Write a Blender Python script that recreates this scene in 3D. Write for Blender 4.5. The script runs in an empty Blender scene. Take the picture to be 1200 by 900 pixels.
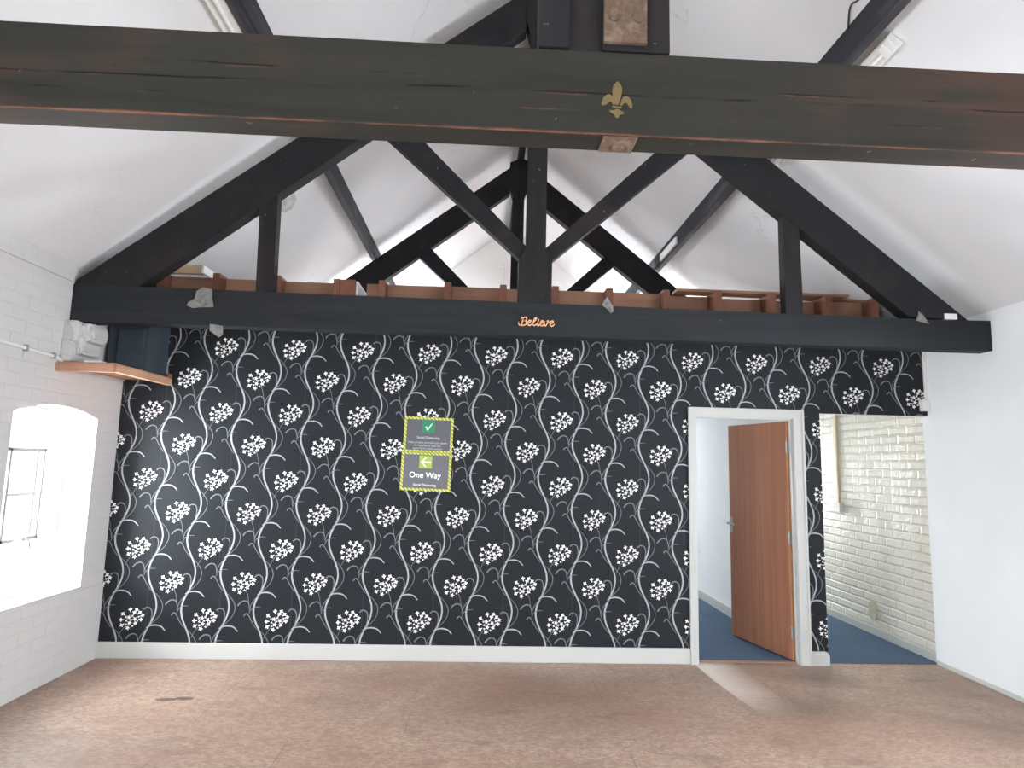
import bpy, bmesh, math, random
from mathutils import Vector, Matrix
random.seed(7)
S = bpy.context.scene
C = S.collection

# ------------------------------------------------------------------ frame of the room
XL, XR, XB = -2.80, 3.62, 3.66        # left wall, right wall, corridor brick wall
XA = 0.36                             # ridge line
ZC = 2.74                             # partition height
YF, YG = -9.0, 4.8                    # wall behind the viewpoint, far gable
def roof_l(x): return 2.74 + 0.81 * (x + 2.80)
def roof_r(x): return 2.66 + 0.805 * (3.62 - x)
RIDGE = 5.29

# ------------------------------------------------------------------ helpers
def obj(name, bm, mats, parent=None, smooth=False, recalc=True):
    if recalc: bmesh.ops.recalc_face_normals(bm, faces=bm.faces)
    me = bpy.data.meshes.new(name); bm.to_mesh(me); bm.free()
    for m in (mats if isinstance(mats, (list, tuple)) else [mats]): me.materials.append(m)
    if smooth:
        for p in me.polygons: p.use_smooth = True
    o = bpy.data.objects.new(name, me); C.objects.link(o)
    if parent: o.parent = parent
    return o
def tag(o, label, cat, group=None, kind=None):
    o['label'] = label; o['category'] = cat
    if group: o['group'] = group
    if kind: o['kind'] = kind
    return o
def thing(name, label, cat, loc=(0, 0, 0), group=None, kind=None, rot=(0, 0, 0)):
    o = bpy.data.objects.new(name, None); C.objects.link(o); o.location = loc; o.rotation_euler = rot
    o.empty_display_size = 0.05
    return tag(o, label, cat, group, kind)
def struct(name, bm, m, label, cat, **k):
    return tag(obj(name, bm, m, **k), label, cat, kind='structure')
def box(bm, x0, x1, y0, y1, z0, z1, mi=0, bev=0.0, rot=None):
    vs = [bm.verts.new((x, y, z)) for x in (x0, x1) for y in (y0, y1) for z in (z0, z1)]
    idx = [(0, 1, 3, 2), (4, 6, 7, 5), (0, 4, 5, 1), (2, 3, 7, 6), (0, 2, 6, 4), (1, 5, 7, 3)]
    fs = [bm.faces.new([vs[i] for i in f]) for f in idx]
    for f in fs: f.material_index = mi
    if rot is not None:
        c = Vector(((x0 + x1) / 2, (y0 + y1) / 2, (z0 + z1) / 2))
        bmesh.ops.rotate(bm, verts=vs, cent=c, matrix=rot)
    if bev > 0:
        es = list({e for f in fs for e in f.edges})
        bmesh.ops.bevel(bm, geom=es, offset=bev, segments=2, affect='EDGES', profile=0.6)
    return fs
def prism(bm, pts, y0, y1, mi=0, bev=0.0):
    """outline in the X-Z plane given a real thickness along Y"""
    a = [bm.verts.new((x, y0, z)) for x, z in pts]; b = [bm.verts.new((x, y1, z)) for x, z in pts]
    fs = [bm.faces.new(a), bm.faces.new(b[::-1])]
    n = len(pts)
    for i in range(n): fs.append(bm.faces.new((a[i], b[i], b[(i + 1) % n], a[(i + 1) % n])))
    for f in fs: f.material_index = mi
    if bev > 0:
        es = list({e for f in fs for e in f.edges})
        bmesh.ops.bevel(bm, geom=es, offset=bev, segments=2, affect='EDGES', profile=0.6)
    return fs
def prism_x(bm, pts, x0, x1, mi=0):
    a = [bm.verts.new((x0, y, z)) for y, z in pts]; b = [bm.verts.new((x1, y, z)) for y, z in pts]
    fs = [bm.faces.new(a), bm.faces.new(b[::-1])]
    n = len(pts)
    for i in range(n): fs.append(bm.faces.new((a[i], b[i], b[(i + 1) % n], a[(i + 1) % n])))
    for f in fs: f.material_index = mi
    return fs
def catmull(P, n=8):
    P = [Vector(p) for p in P]; out = []
    Q = [2 * P[0] - P[1]] + P + [2 * P[-1] - P[-2]]
    for i in range(1, len(Q) - 2):
        for k in range(n):
            t = k / n; a, b, c, d = Q[i - 1:i + 3]
            out.append(0.5 * ((2 * b) + (c - a) * t + (2 * a - 5 * b + 4 * c - d) * t * t + (3 * b - a - 3 * c + d) * t ** 3))
    out.append(P[-1]); return out
def tube(bm, pts, r, seg=8, mi=0, caps=True):
    pts = [Vector(p) for p in pts]; rings = []
    for i, p in enumerate(pts):
        t = (pts[min(i + 1, len(pts) - 1)] - pts[max(i - 1, 0)]).normalized()
        up = Vector((0, 0, 1)) if abs(t.z) < 0.9 else Vector((1, 0, 0))
        s = t.cross(up).normalized(); u = s.cross(t).normalized()
        rings.append([bm.verts.new(p + r * (math.cos(a) * s + math.sin(a) * u)) for a in [2 * math.pi * k / seg for k in range(seg)]])
    for A, B in zip(rings, rings[1:]):
        for k in range(seg):
            f = bm.faces.new((A[k], A[(k + 1) % seg], B[(k + 1) % seg], B[k])); f.material_index = mi
    if caps:
        bm.faces.new(rings[0][::-1]).material_index = mi; bm.faces.new(rings[-1]).material_index = mi
def cyl(bm, c, r, h, axis='Y', seg=20, mi=0):
    d = {'X': Vector((1, 0, 0)), 'Y': Vector((0, 1, 0)), 'Z': Vector((0, 0, 1))}[axis]
    c = Vector(c); tube(bm, [c - d * h / 2, c + d * h / 2], r, seg, mi)
def cut(o, cutters):
    """apply real openings to a wall mesh"""
    for c in cutters:
        m = o.modifiers.new('b', 'BOOLEAN'); m.operation = 'DIFFERENCE'; m.object = c; m.solver = 'EXACT'
    dg = bpy.context.evaluated_depsgraph_get(); dg.update()
    me = bpy.data.meshes.new_from_object(o.evaluated_get(dg))
    old = o.data; o.modifiers.clear(); o.data = me; bpy.data.meshes.remove(old)
    for c in cutters:
        d = c.data; bpy.data.objects.remove(c); bpy.data.meshes.remove(d)
def text_mesh(s, size, align='CENTER'):
    cu = bpy.data.curves.new('lettering', 'FONT'); cu.body = s; cu.size = size; cu.align_x = align; cu.align_y = 'CENTER'
    cu.resolution_u = 3
    o = bpy.data.objects.new('lettering', cu); C.objects.link(o)
    dg = bpy.context.evaluated_depsgraph_get(); dg.update()
    me = bpy.data.meshes.new_from_object(o.evaluated_get(dg))
    bpy.data.objects.remove(o); bpy.data.curves.remove(cu)
    return me
def text(name, s, size, x, z, y, m, parent, bold=0.0):
    me = text_mesh(s, size); bm = bmesh.new(); bm.from_mesh(me); bpy.data.meshes.remove(me)
    bmesh.ops.triangulate(bm, faces=bm.faces)
    if bold:
        src = [(f, [v.co.copy() for v in f.verts]) for f in bm.faces]
        for dx, dy in ((bold, 0), (-bold, 0), (0, bold), (0, -bold)):
            for f, cs in src: bm.faces.new([bm.verts.new(c + Vector((dx, dy, 0.00002 * (1 + (dx > 0) + 2 * (dy > 0))))) for c in cs])
    for v in bm.verts: v.co = Vector((v.co.x + x, y - v.co.z, v.co.y + z))
    return obj(name, bm, m, parent, recalc=False)

# ------------------------------------------------------------------ materials
def lin(c):
    return tuple(((v / 255) / 12.92 if v / 255 <= 0.04045 else ((v / 255 + 0.055) / 1.055) ** 2.4) for v in c) + (1,)
class NT:
    def __init__(s, name, rough=0.7, spec=0.3):
        s.m = bpy.data.materials.new(name); s.m.use_nodes = True; s.t = s.m.node_tree; s.n = s.t.nodes
        s.b = s.n['Principled BSDF']; s.b.inputs['Roughness'].default_value = rough
        s.b.inputs['Specular IOR Level'].default_value = spec
        s.co = s.n.new('ShaderNodeTexCoord').outputs['Object']
    def link(s, a, b): s.t.links.new(a, b)
    def vec(s, scale, src=None, loc=(0, 0, 0), rot=(0, 0, 0)):
        k = s.n.new('ShaderNodeMapping'); k.inputs['Scale'].default_value = scale; k.inputs['Location'].default_value = loc
        k.inputs['Rotation'].default_value = rot
        s.link(src or s.co, k.inputs['Vector']); return k.outputs[0]
    def noise(s, v, scale=1.0, detail=5, rough=0.6, dist=0.0):
        k = s.n.new('ShaderNodeTexNoise'); k.inputs['Scale'].default_value = scale; k.inputs['Detail'].default_value = detail
        k.inputs['Roughness'].default_value = rough; k.inputs['Distortion'].default_value = dist
        s.link(v, k.inputs['Vector']); return k.outputs['Fac']
    def ramp(s, f, stops, interp='LINEAR'):
        k = s.n.new('ShaderNodeValToRGB'); e = k.color_ramp.elements; k.color_ramp.interpolation = interp
        while len(e) < len(stops): e.new(0.5)
        for a, (p, c) in zip(e, stops):
            a.position = p; a.color = c if len(c) == 4 else tuple(c) + (1,)
        s.link(f, k.inputs[0]); return k.outputs[0]
    def mix(s, f, a, b, mode='MIX'):
        k = s.n.new('ShaderNodeMix'); k.data_type = 'RGBA'; k.blend_type = mode
        for v, i in ((f, 0), (a, 6), (b, 7)):
            if hasattr(v, 'is_output'): s.link(v, k.inputs[i])
            else: k.inputs[i].default_value = v
        return k.outputs[2]
    def math(s, op, a, b=None, c=None, clamp=False):
        k = s.n.new('ShaderNodeMath'); k.operation = op; k.use_clamp = clamp
        for i, v in enumerate((a, b, c)):
            if v is None: continue
            if hasattr(v, 'is_output'): s.link(v, k.inputs[i])
            else: k.inputs[i].default_value = v
        return k.outputs[0]
    def sep(s, v=None):
        k = s.n.new('ShaderNodeSeparateXYZ'); s.link(v or s.co, k.inputs[0]); return k.outputs
    def comb(s, x, y, z=0.0):
        k = s.n.new('ShaderNodeCombineXYZ')
        for i, v in enumerate((x, y, z)):
            if hasattr(v, 'is_output'): s.link(v, k.inputs[i])
            else: k.inputs[i].default_value = v
        return k.outputs[0]
    def color(s, c):
        if hasattr(c, 'is_output'): s.link(c, s.b.inputs['Base Color'])
        else: s.b.inputs['Base Color'].default_value = c
    def bump(s, h, strength=0.3, dist=0.01, prev=None):
        k = s.n.new('ShaderNodeBump'); k.inputs['Strength'].default_value = strength; k.inputs['Distance'].default_value = dist
        s.link(h, k.inputs['Height'])
        if prev is not None: s.link(prev, k.inputs['Normal'])
        s.link(k.outputs[0], s.b.inputs['Normal']); return k.outputs[0]
    def mask(s, x, y, lo, hi):  # soft box helper unused axes skipped
        return None
W1 = (1, 1, 1, 1); B0 = (0, 0, 0, 1)

def plain(name, c, rough=0.6, spec=0.3, var=0.12, scale=6, metal=0.0):
    t = NT(name, rough, spec); a = lin(c)
    n = t.noise(t.vec((scale,) * 3), 1, 5)
    lo = tuple(v * (1 - var) for v in a[:3]) + (1,); hi = tuple(min(1, v * (1 + var)) for v in a[:3]) + (1,)
    t.color(t.ramp(n, [(0.3, lo), (0.7, hi)])); t.b.inputs['Metallic'].default_value = metal
    return t.m

def plaster(name, c, bump=0.25):
    t = NT(name, 0.85, 0.2); a = lin(c)
    n1 = t.noise(t.vec((0.8,) * 3), 1, 6, 0.55); n2 = t.noise(t.vec((9,) * 3), 1, 6, 0.65)
    base = t.ramp(n1, [(0.3, tuple(v * 0.93 for v in a[:3])), (0.7, tuple(min(1, v * 1.03) for v in a[:3]))])
    vo = t.n.new('ShaderNodeTexVoronoi'); vo.feature = 'DISTANCE_TO_EDGE'; vo.inputs['Scale'].default_value = 0.55
    wob = t.n.new('ShaderNodeVectorMath'); wob.operation = 'ADD'
    nz = t.n.new('ShaderNodeTexNoise'); nz.inputs['Scale'].default_value = 2.2; nz.inputs['Detail'].default_value = 5; t.link(t.co, nz.inputs['Vector'])
    t.link(t.co, wob.inputs[0]); t.link(nz.outputs['Color'], wob.inputs[1]); t.link(wob.outputs[0], vo.inputs['Vector'])
    crack = t.ramp(vo.outputs['Distance'], [(0.0, (1, 1, 1)), (0.006, (0, 0, 0))])
    sel = t.ramp(t.noise(t.vec((0.7,) * 3, loc=(3, 1, 2)), 1, 2), [(0.55, (0, 0, 0)), (0.62, (1, 1, 1))])
    cf = t.math('MULTIPLY', crack, sel); cf = t.math('MULTIPLY', cf, 0.35)
    col = t.mix(cf, base, tuple(v * 0.5 for v in a[:3]) + (1,))
    spk = t.ramp(t.noise(t.vec((38,) * 3), 1, 2, 0.5), [(0.74, (0, 0, 0)), (0.79, (1, 1, 1))])
    col = t.mix(t.math('MULTIPLY', spk, 0.25), col, tuple(v * 0.55 for v in a[:3]) + (1,))
    t.color(col); t.bump(t.math('ADD', n1, t.math('MULTIPLY', n2, 0.25)), bump, 0.03)
    return t.m

def brick(name, c, axis, bw, bh, strength, dist, mort=0.012, rough=0.7, spec=0.3, dark=0.9):
    t = NT(name, rough, spec); a = lin(c)
    x, y, z = t.sep()
    wob = t.noise(t.vec((5,) * 3), 1, 3)
    k = t.n.new('ShaderNodeTexBrick')
    k.inputs['Scale'].default_value = 1; k.inputs['Brick Width'].default_value = bw; k.inputs['Row Height'].default_value = bh
    k.inputs['Mortar Size'].default_value = mort; k.inputs['Mortar Smooth'].default_value = 0.6
    k.inputs['Color1'].default_value = W1; k.inputs['Color2'].default_value = (0.75, 0.75, 0.75, 1); k.inputs['Mortar'].default_value = B0
    h = t.math('ADD', y if axis == 'X' else x, t.math('MULTIPLY', wob, 0.03))
    v = t.math('ADD', z, t.math('MULTIPLY', wob, 0.016))
    t.link(t.comb(h, v), k.inputs['Vector'])
    n1 = t.noise(t.vec((1.3,) * 3), 1, 5); n2 = t.noise(t.vec((26,) * 3), 1, 5)
    base = t.ramp(n1, [(0.3, tuple(v * 0.93 for v in a[:3])), (0.7, tuple(min(1, v * 1.03) for v in a[:3]))])
    mf = t.math('MULTIPLY', k.outputs['Fac'], 0.35)
    t.color(t.mix(mf, base, tuple(v * dark for v in a[:3]) + (1,)))
    fade = t.ramp(t.noise(t.vec((1.1,) * 3, loc=(4, 2, 1)), 1, 3), [(0.35, (0.35,) * 3), (0.65, (1, 1, 1))])
    hh = t.math('ADD', t.math('MULTIPLY', k.outputs['Color'], fade), t.math('MULTIPLY', t.math('ADD', n2, t.math('MULTIPLY', n1, 1.6)), 0.45))
    t.bump(hh, strength, dist)
    return t.m

def timber_dark(name, c, worn, wear=0.5, edge_z=None, axis='X', rough=0.62, spec=0.12, cracks=True):
    t = NT(name, rough, spec); a = lin(c); w = lin(worn)
    sc = {'X': (0.7, 9, 9), 'Y': (9, 0.7, 9), 'Z': (9, 9, 0.7), 'D': (3, 6, 3)}[axis]
    g = t.noise(t.vec(sc), 1, 7, 0.65, 0.4); big = t.noise(t.vec((1.4,) * 3), 1, 4)
    base = t.ramp(g, [(0.25, tuple(v * 0.72 for v in a[:3])), (0.5, a[:3]), (0.8, tuple(v * 1.32 for v in a[:3]))])
    wm = t.ramp(t.math('ADD', t.math('MULTIPLY', g, 0.55), t.math('MULTIPLY', big, 0.6)), [(0.60, (0, 0, 0)), (0.74, (1, 1, 1))])
    if edge_z is not None:
        xx = t.sep()[0]; wm = t.math('ADD', wm, t.ramp(t.math('ADD', t.math('MULTIPLY', xx, 0.17), t.math('MULTIPLY', g, 0.5)), [(0.3, (0, 0, 0)), (0.75, (0.9, 0.9, 0.9))]), clamp=True)
    col = t.mix(t.math('MULTIPLY', wm, wear), base, w)
    if edge_z is not None:   # bare timber where paint has rubbed off the lower arris
        x, y, z = t.sep()
        d = t.math('MAXIMUM', t.math('ABSOLUTE', t.math('SUBTRACT', z, edge_z)), t.math('ABSOLUTE', y))
        e = t.math('ADD', d, t.math('MULTIPLY', t.noise(t.vec((3.5, 1, 30)), 1, 6, 0.75), 0.024))
        em = t.ramp(e, [(0.0115, (1, 1, 1)), (0.0165, (0, 0, 0))])
        col = t.mix(t.math('MULTIPLY', em, 0.85), col, lin((136, 90, 72)))
        if cracks:            # shakes and plank step running with the grain
            for off, sl, sd, cut_ in ((0.118, 0.006, 2.2, 0.47), (0.150, -0.004, 6.1, 0.53), (0.070, 0.003, 9.4, 0.56)):
                zc = t.math('ADD', t.math('MULTIPLY', x, sl), t.math('MULTIPLY', t.noise(t.vec((1.6, 1, 1), loc=(sd, 0, 0)), 1, 4), 0.03))
                cd = t.math('ABSOLUTE', t.math('SUBTRACT', t.math('SUBTRACT', z, edge_z + off - 0.015), zc))
                cm = t.ramp(cd, [(0.0006, (1, 1, 1)), (0.0026, (0, 0, 0))])
                on = t.ramp(t.noise(t.vec((1.7, 0.1, 0.1), loc=(sd * 1.7, 0, 0)), 1, 3), [(cut_, (0, 0, 0)), (cut_ + 0.06, (1, 1, 1))])
                col = t.mix(t.math('MULTIPLY', cm, on), col, (0.006, 0.005, 0.005, 1))
                lm = t.ramp(t.math('ABSOLUTE', t.math('SUBTRACT', t.math('SUBTRACT', z, edge_z + off - 0.0195), zc)), [(0.001, (1, 1, 1)), (0.004, (0, 0, 0))])
                on2 = t.ramp(t.noise(t.vec((4.5, 0.1, 0.1), loc=(sd, 3, 0)), 1, 4), [(0.55, (0, 0, 0)), (0.65, (1, 1, 1))])
                col = t.mix(t.math('MULTIPLY', t.math('MULTIPLY', lm, on2), 0.55), col, lin((120, 84, 68)))
            chip = t.ramp(t.noise(t.vec((9, 9, 26)), 1, 4, 0.6), [(0.70, (0, 0, 0)), (0.76, (1, 1, 1))])
            col = t.mix(t.math('MULTIPLY', chip, 0.35), col, lin((128, 104, 92)))
    sp = t.ramp(t.noise(t.vec((30,) * 3), 1, 2), [(0.735, (0, 0, 0)), (0.765, (1, 1, 1))])
    col = t.mix(t.math('MULTIPLY', sp, 0.6), col, lin((135, 128, 120)))
    t.color(col); t.bump(g, 0.35, 0.012)
    return t.m

def timber_raw(name, c, axis='X', rough=0.7):
    t = NT(name, rough, 0.3); a = lin(c)
    sc = {'X': (1.2, 22, 22), 'Y': (22, 1.2, 22), 'Z': (22, 22, 1.2)}[axis]
    g = t.noise(t.vec(sc), 1, 6, 0.6, 0.5); b = t.noise(t.vec((3,) * 3), 1, 3)
    col = t.ramp(g, [(0.25, tuple(v * 0.72 for v in a[:3])), (0.55, a[:3]), (0.8, tuple(min(1, v * 1.2) for v in a[:3]))])
    t.color(t.mix(0.35, col, t.ramp(b, [(0.3, tuple(v * 0.65 for v in a[:3])), (0.7, tuple(min(1, v * 1.25) for v in a[:3]))])))
    t.bump(g, 0.2, 0.004)
    return t.m

M = {}
M['ceil'] = plaster('white_ceiling_plaster', (223, 224, 226), 0.3)
M['wallR'] = plaster('white_wall_plaster', (235, 238, 241), 0.22)
M['white_in'] = plaster('white_room_paint', (236, 239, 238), 0.06)
M['brickL'] = brick('white_painted_brick_left', (210, 209, 208), 'X', 0.235, 0.079, 0.38, 0.012, 0.009, dark=0.975)
M['brickC'] = brick('white_gloss_brick', (234, 229, 217), 'X', 0.235, 0.076, 0.8, 0.018, 0.012, rough=0.28, spec=0.5, dark=0.93)
M['brickN'] = brick('white_painted_brick_end', (200, 200, 198), 'Y', 0.235, 0.079, 0.4, 0.010, 0.009, dark=0.95)
M['gloss'] = plain('white_gloss_paint', (198, 199, 196), 0.45, 0.3, 0.02, 3)
M['upvc'] = plain('white_plastic', (228, 228, 225), 0.4, 0.5, 0.02, 8)
M['iron'] = plain('painted_iron', (190, 190, 190), 0.5, 0.4, 0.06, 20)
M['irond'] = plain('grey_iron', (150, 150, 152), 0.5, 0.4, 0.1, 20)
M['steel'] = plain('dull_steel', (176, 178, 176), 0.35, 0.5, 0.08, 30, 0.6)
M['beamF'] = timber_dark('dark_beam_front', (50, 50, 46), (76, 57, 49), 0.75, 0.018, 'X', 0.6)
M['beamFz'] = timber_dark('dark_post_front', (42, 40, 41), (66, 50, 45), 0.5, None, 'Z')
M['beam'] = timber_dark('dark_beam', (44, 47, 50), (56, 50, 48), 0.35, None, 'X')
M['beamz'] = timber_dark('dark_post', (43, 42, 43), (58, 49, 46), 0.35, None, 'Z')
M['beamd'] = timber_dark('dark_rafter', (41, 42, 44), (62, 47, 43), 0.5, None, 'D')
M['purlin'] = timber_dark('dark_purlin', (54, 55, 60), (112, 112, 116), 0.55, None, 'Y')
M['raw'] = timber_raw('raw_joist_wood', (136, 92, 76), 'Y')
M['rawx'] = timber_raw('raw_board_wood', (164, 126, 104), 'X')
M['pale'] = timber_raw('pale_board_wood', (208, 184, 148), 'X')
M['ledge'] = timber_raw('ledge_wood', (190, 144, 120), 'X')
M['cream'] = plain('cream_plastic', (226, 212, 180), 0.4, 0.5, 0.03, 8)
M['rail'] = timber_raw('tan_rail_wood', (208, 164, 134), 'Y')
M['slate'] = plain('dark_slate_paint', (64, 74, 82), 0.6, 0.25, 0.15, 5)
M['cheek'] = timber_dark('cheek_paint', (42, 43, 45), (54, 48, 46), 0.3, None, 'Z')
M['scrap'] = plain('grubby_white_plastic', (176, 176, 172), 0.5, 0.4, 0.25, 30)
M['gold'] = plain('faded_gold_paint', (112, 95, 60), 0.6, 0.4, 0.12, 25)
M['orange'] = plain('peach_painted_wood', (244, 188, 140), 0.5, 0.3, 0.04, 30)
M['dark_wire'] = plain('dark_cable', (60, 58, 58), 0.5, 0.4, 0.1, 10)
M['white_paint'] = plain('bright_white_paint', (240, 240, 240), 0.4, 0.4, 0.02, 6)

def rusty():
    t = NT('rusty_plate', 0.8, 0.3)
    n = t.noise(t.vec((26,) * 3), 1, 6, 0.7); b = t.noise(t.vec((9,) * 3), 1, 4)
    c = t.ramp(n, [(0.3, lin((78, 62, 52))[:3]), (0.5, lin((112, 93, 78))[:3]), (0.72, lin((150, 136, 120))[:3])])
    t.color(t.mix(t.math('MULTIPLY', b, 0.5), c, lin((94, 77, 68)))); t.bump(n, 0.5, 0.006); return t.m
M['rust'] = rusty()

def door_wood():
    t = NT('sapele_veneer', 0.42, 0.4); a = lin((172, 114, 86))
    g = t.noise(t.vec((22, 22, 0.55)), 1, 6, 0.6, 0.8); f = t.noise(t.vec((90, 90, 1.4)), 1, 3)
    c = t.ramp(g, [(0.25, lin((148, 94, 68))[:3]), (0.5, a[:3]), (0.78, lin((190, 134, 104))[:3])])
    t.color(t.mix(0.25, c, t.ramp(f, [(0.3, lin((146, 98, 74))[:3]), (0.7, lin((196, 150, 122))[:3])]))); return t.m
M['door'] = door_wood(); M['dooredge'] = timber_raw('door_lipping', (206, 154, 110), 'Z')

def carpet():
    t = NT('blue_carpet', 0.95, 0.1)
    n = t.noise(t.vec((160,) * 3), 1, 3); b = t.noise(t.vec((1.6,) * 3), 1, 4)
    c = t.ramp(n, [(0.3, lin((62, 80, 102))[:3]), (0.7, lin((98, 118, 140))[:3])])
    t.color(t.mix(0.3, c, t.ramp(b, [(0.3, lin((70, 88, 110))[:3]), (0.7, lin((94, 113, 136))[:3])])))
    t.bump(n, 0.5, 0.004); return t.m
M['carpet'] = carpet()

def chipboard():
    t = NT('worn_chipboard', 0.55, 0.5)
    x, y, z = t.sep()
    v = t.n.new('ShaderNodeTexVoronoi'); v.inputs['Scale'].default_value = 1.0
    t.link(t.vec((42, 80, 1)), v.inputs['Vector'])
    chips = t.sep(v.outputs['Color'])[0]
    fine = t.noise(t.vec((70, 110, 1)), 1, 4, 0.7)
    base = t.ramp(chips, [(0.0, lin((150, 124, 108))[:3]), (0.5, lin((196, 173, 158))[:3]), (1.0, lin((232, 214, 201))[:3])])
    base = t.mix(0.55, base, t.ramp(fine, [(0.3, lin((152, 127, 112))[:3]), (0.7, lin((226, 207, 194))[:3])]))
    big = t.noise(t.vec((0.75, 1.0, 1)), 1, 6, 0.62, 0.6)
    base = t.mix(t.math('MULTIPLY', t.ramp(big, [(0.38, (0, 0, 0)), (0.66, (1, 1, 1))]), 0.6), base, lin((154, 129, 116)))
    red = t.noise(t.vec((0.9, 1.3, 1), loc=(7, 3, 0)), 1, 5, 0.6)
    base = t.mix(t.math('MULTIPLY', t.ramp(red, [(0.48, (0, 0, 0)), (0.68, (1, 1, 1))]), 0.3), base, lin((176, 132, 114)))
    sm = t.noise(t.vec((2.3, 5.5, 1), loc=(1, 5, 0)), 1, 5, 0.65)
    base = t.mix(t.math('MULTIPLY', t.ramp(sm, [(0.56, (0, 0, 0)), (0.72, (1, 1, 1))]), 0.5), base, lin((124, 107, 100)))
    wob = t.math('MULTIPLY', t.math('SUBTRACT', t.noise(t.vec((7,) * 3), 1, 4), 0.5), 0.12)
    def blob(cx, cy, rx, ry, amp=1.0, soft=0.25, rot=0.0):
        ca, sa = math.cos(rot), math.sin(rot)
        dx = t.math('SUBTRACT', x, cx); dy = t.math('SUBTRACT', y, cy)
        u = t.math('ADD', t.math('MULTIPLY', dx, ca / rx), t.math('MULTIPLY', dy, sa / rx))
        w = t.math('ADD', t.math('MULTIPLY', dx, -sa / ry), t.math('MULTIPLY', dy, ca / ry))
        r = t.math('SQRT', t.math('ADD', t.math('MULTIPLY', u, u), t.math('MULTIPLY', w, w)))
        r = t.math('ADD', r, t.math('MULTIPLY', wob, amp / min(rx, ry)))
        return t.ramp(r, [(max(0.0, 1 - soft), (1, 1, 1)), (1.0, (0, 0, 0))])
    # dark spill near the window, worn patches by the doors, dusty wedge by the doorway
    spill = t.math('MAXIMUM', blob(-1.90, -0.80, 0.075, 0.034, 0.35, 0.3), t.math('MAXIMUM', blob(-1.80, -0.78, 0.07, 0.032, 0.35, 0.3), blob(-2.05, -0.80, 0.03, 0.012, 0.2, 0.4)))
    base = t.mix(t.math('MULTIPLY', spill, 0.75), base, lin((92, 82, 80)))
    base = t.mix(t.math('MULTIPLY', blob(2.05, -0.85, 0.55, 0.28, 0.8, 0.9), 0.55), base, lin((112, 94, 86)))
    base = t.mix(t.math('MULTIPLY', blob(2.45, -0.30, 0.40, 0.22, 0.8, 0.9), 0.6), base, lin((108, 97, 92)))
    base = t.mix(t.math('MULTIPLY', blob(0.55, -0.75, 1.1, 0.5, 0.8, 0.9), 0.35), base, lin((142, 108, 92)))
    base = t.mix(t.math('MULTIPLY', blob(3.0, -1.1, 0.7, 0.10, 0.6, 0.9, -0.5), 0.3), base, lin((116, 104, 100)))
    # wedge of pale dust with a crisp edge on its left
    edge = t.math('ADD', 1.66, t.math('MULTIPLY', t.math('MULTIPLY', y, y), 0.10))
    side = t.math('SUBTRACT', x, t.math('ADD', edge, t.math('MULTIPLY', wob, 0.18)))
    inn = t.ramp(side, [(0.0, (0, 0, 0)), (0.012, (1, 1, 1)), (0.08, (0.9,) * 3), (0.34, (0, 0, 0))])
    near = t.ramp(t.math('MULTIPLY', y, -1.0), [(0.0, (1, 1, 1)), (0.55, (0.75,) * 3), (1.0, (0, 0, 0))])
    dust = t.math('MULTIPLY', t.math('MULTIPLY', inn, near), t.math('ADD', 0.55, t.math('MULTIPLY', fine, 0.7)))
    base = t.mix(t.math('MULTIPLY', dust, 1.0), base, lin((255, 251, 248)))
    # sheet joints
    k = t.n.new('ShaderNodeTexBrick'); k.inputs['Scale'].default_value = 1; k.inputs['Brick Width'].default_value = 2.4
    k.inputs['Row Height'].default_value = 0.6; k.inputs['Mortar Size'].default_value = 0.0022; k.inputs['Mortar Smooth'].default_value = 0.2
    t.link(t.comb(t.math('ADD', y, 0.7), t.math('ADD', x, 1.587 + 6.0)), k.inputs['Vector'])
    on = t.ramp(t.noise(t.vec((1.1,) * 3, loc=(5, 5, 0)), 1, 2), [(0.50, (0, 0, 0)), (0.56, (1, 1, 1))])
    base = t.mix(t.math('MULTIPLY', t.math('MULTIPLY', k.outputs['Fac'], on), 0.6), base, lin((84, 66, 58)))
    base = t.mix(1.0, base, (0.75, 0.68, 0.63, 1), 'MULTIPLY')
    t.color(base)
    rr = t.math('ADD', 0.34, t.math('MULTIPLY', big, 0.35)); t.link(rr, t.b.inputs['Roughness'])
    t.bump(t.math('ADD', fine, t.math('MULTIPLY', chips, 0.4)), 0.12, 0.004)
    return t.m
M['floor'] = chipboard()

def wallpaper():
    t = NT('charcoal_satin_wallpaper', 0.45, 0.12); a = lin((39, 42, 46))
    n = t.noise(t.vec((2.2,) * 3), 1, 4); f = t.noise(t.vec((120, 120, 120)), 1, 3)
    t.color(t.ramp(n, [(0.3, tuple(v * 0.92 for v in a[:3])), (0.7, tuple(v * 1.1 for v in a[:3]))]))
    t.bump(t.math('ADD', n, t.math('MULTIPLY', f, 0.15)), 0.08, 0.01); return t.m
M['paper'] = wallpaper()
M['silver'] = plain('silver_print', (172, 175, 178), 0.5, 0.2, 0.1, 20)
M['floret'] = plain('white_print', (238, 238, 236), 0.5, 0.4, 0.03, 20)
M['thin'] = plain('grey_print', (124, 128, 132), 0.5, 0.2, 0.1, 20)
M['seam'] = plain('paper_join', (66, 70, 74), 0.5, 0.2, 0.1, 20)
M['sign'] = plain('grey_poster', (92, 93, 100), 0.4, 0.4, 0.03, 4)
M['sign2'] = plain('grey_poster_lower', (104, 104, 112), 0.4, 0.4, 0.03, 4)
M['green'] = plain('green_square', (40, 138, 98), 0.45, 0.4, 0.03, 4)
M['lime'] = plain('lime_square', (164, 186, 84), 0.45, 0.4, 0.03, 4)
M['ink'] = plain('white_ink', (240, 240, 240), 0.5, 0.3, 0.01, 4)
M['ink2'] = plain('pale_ink', (196, 196, 200), 0.5, 0.3, 0.01, 4)
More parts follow.
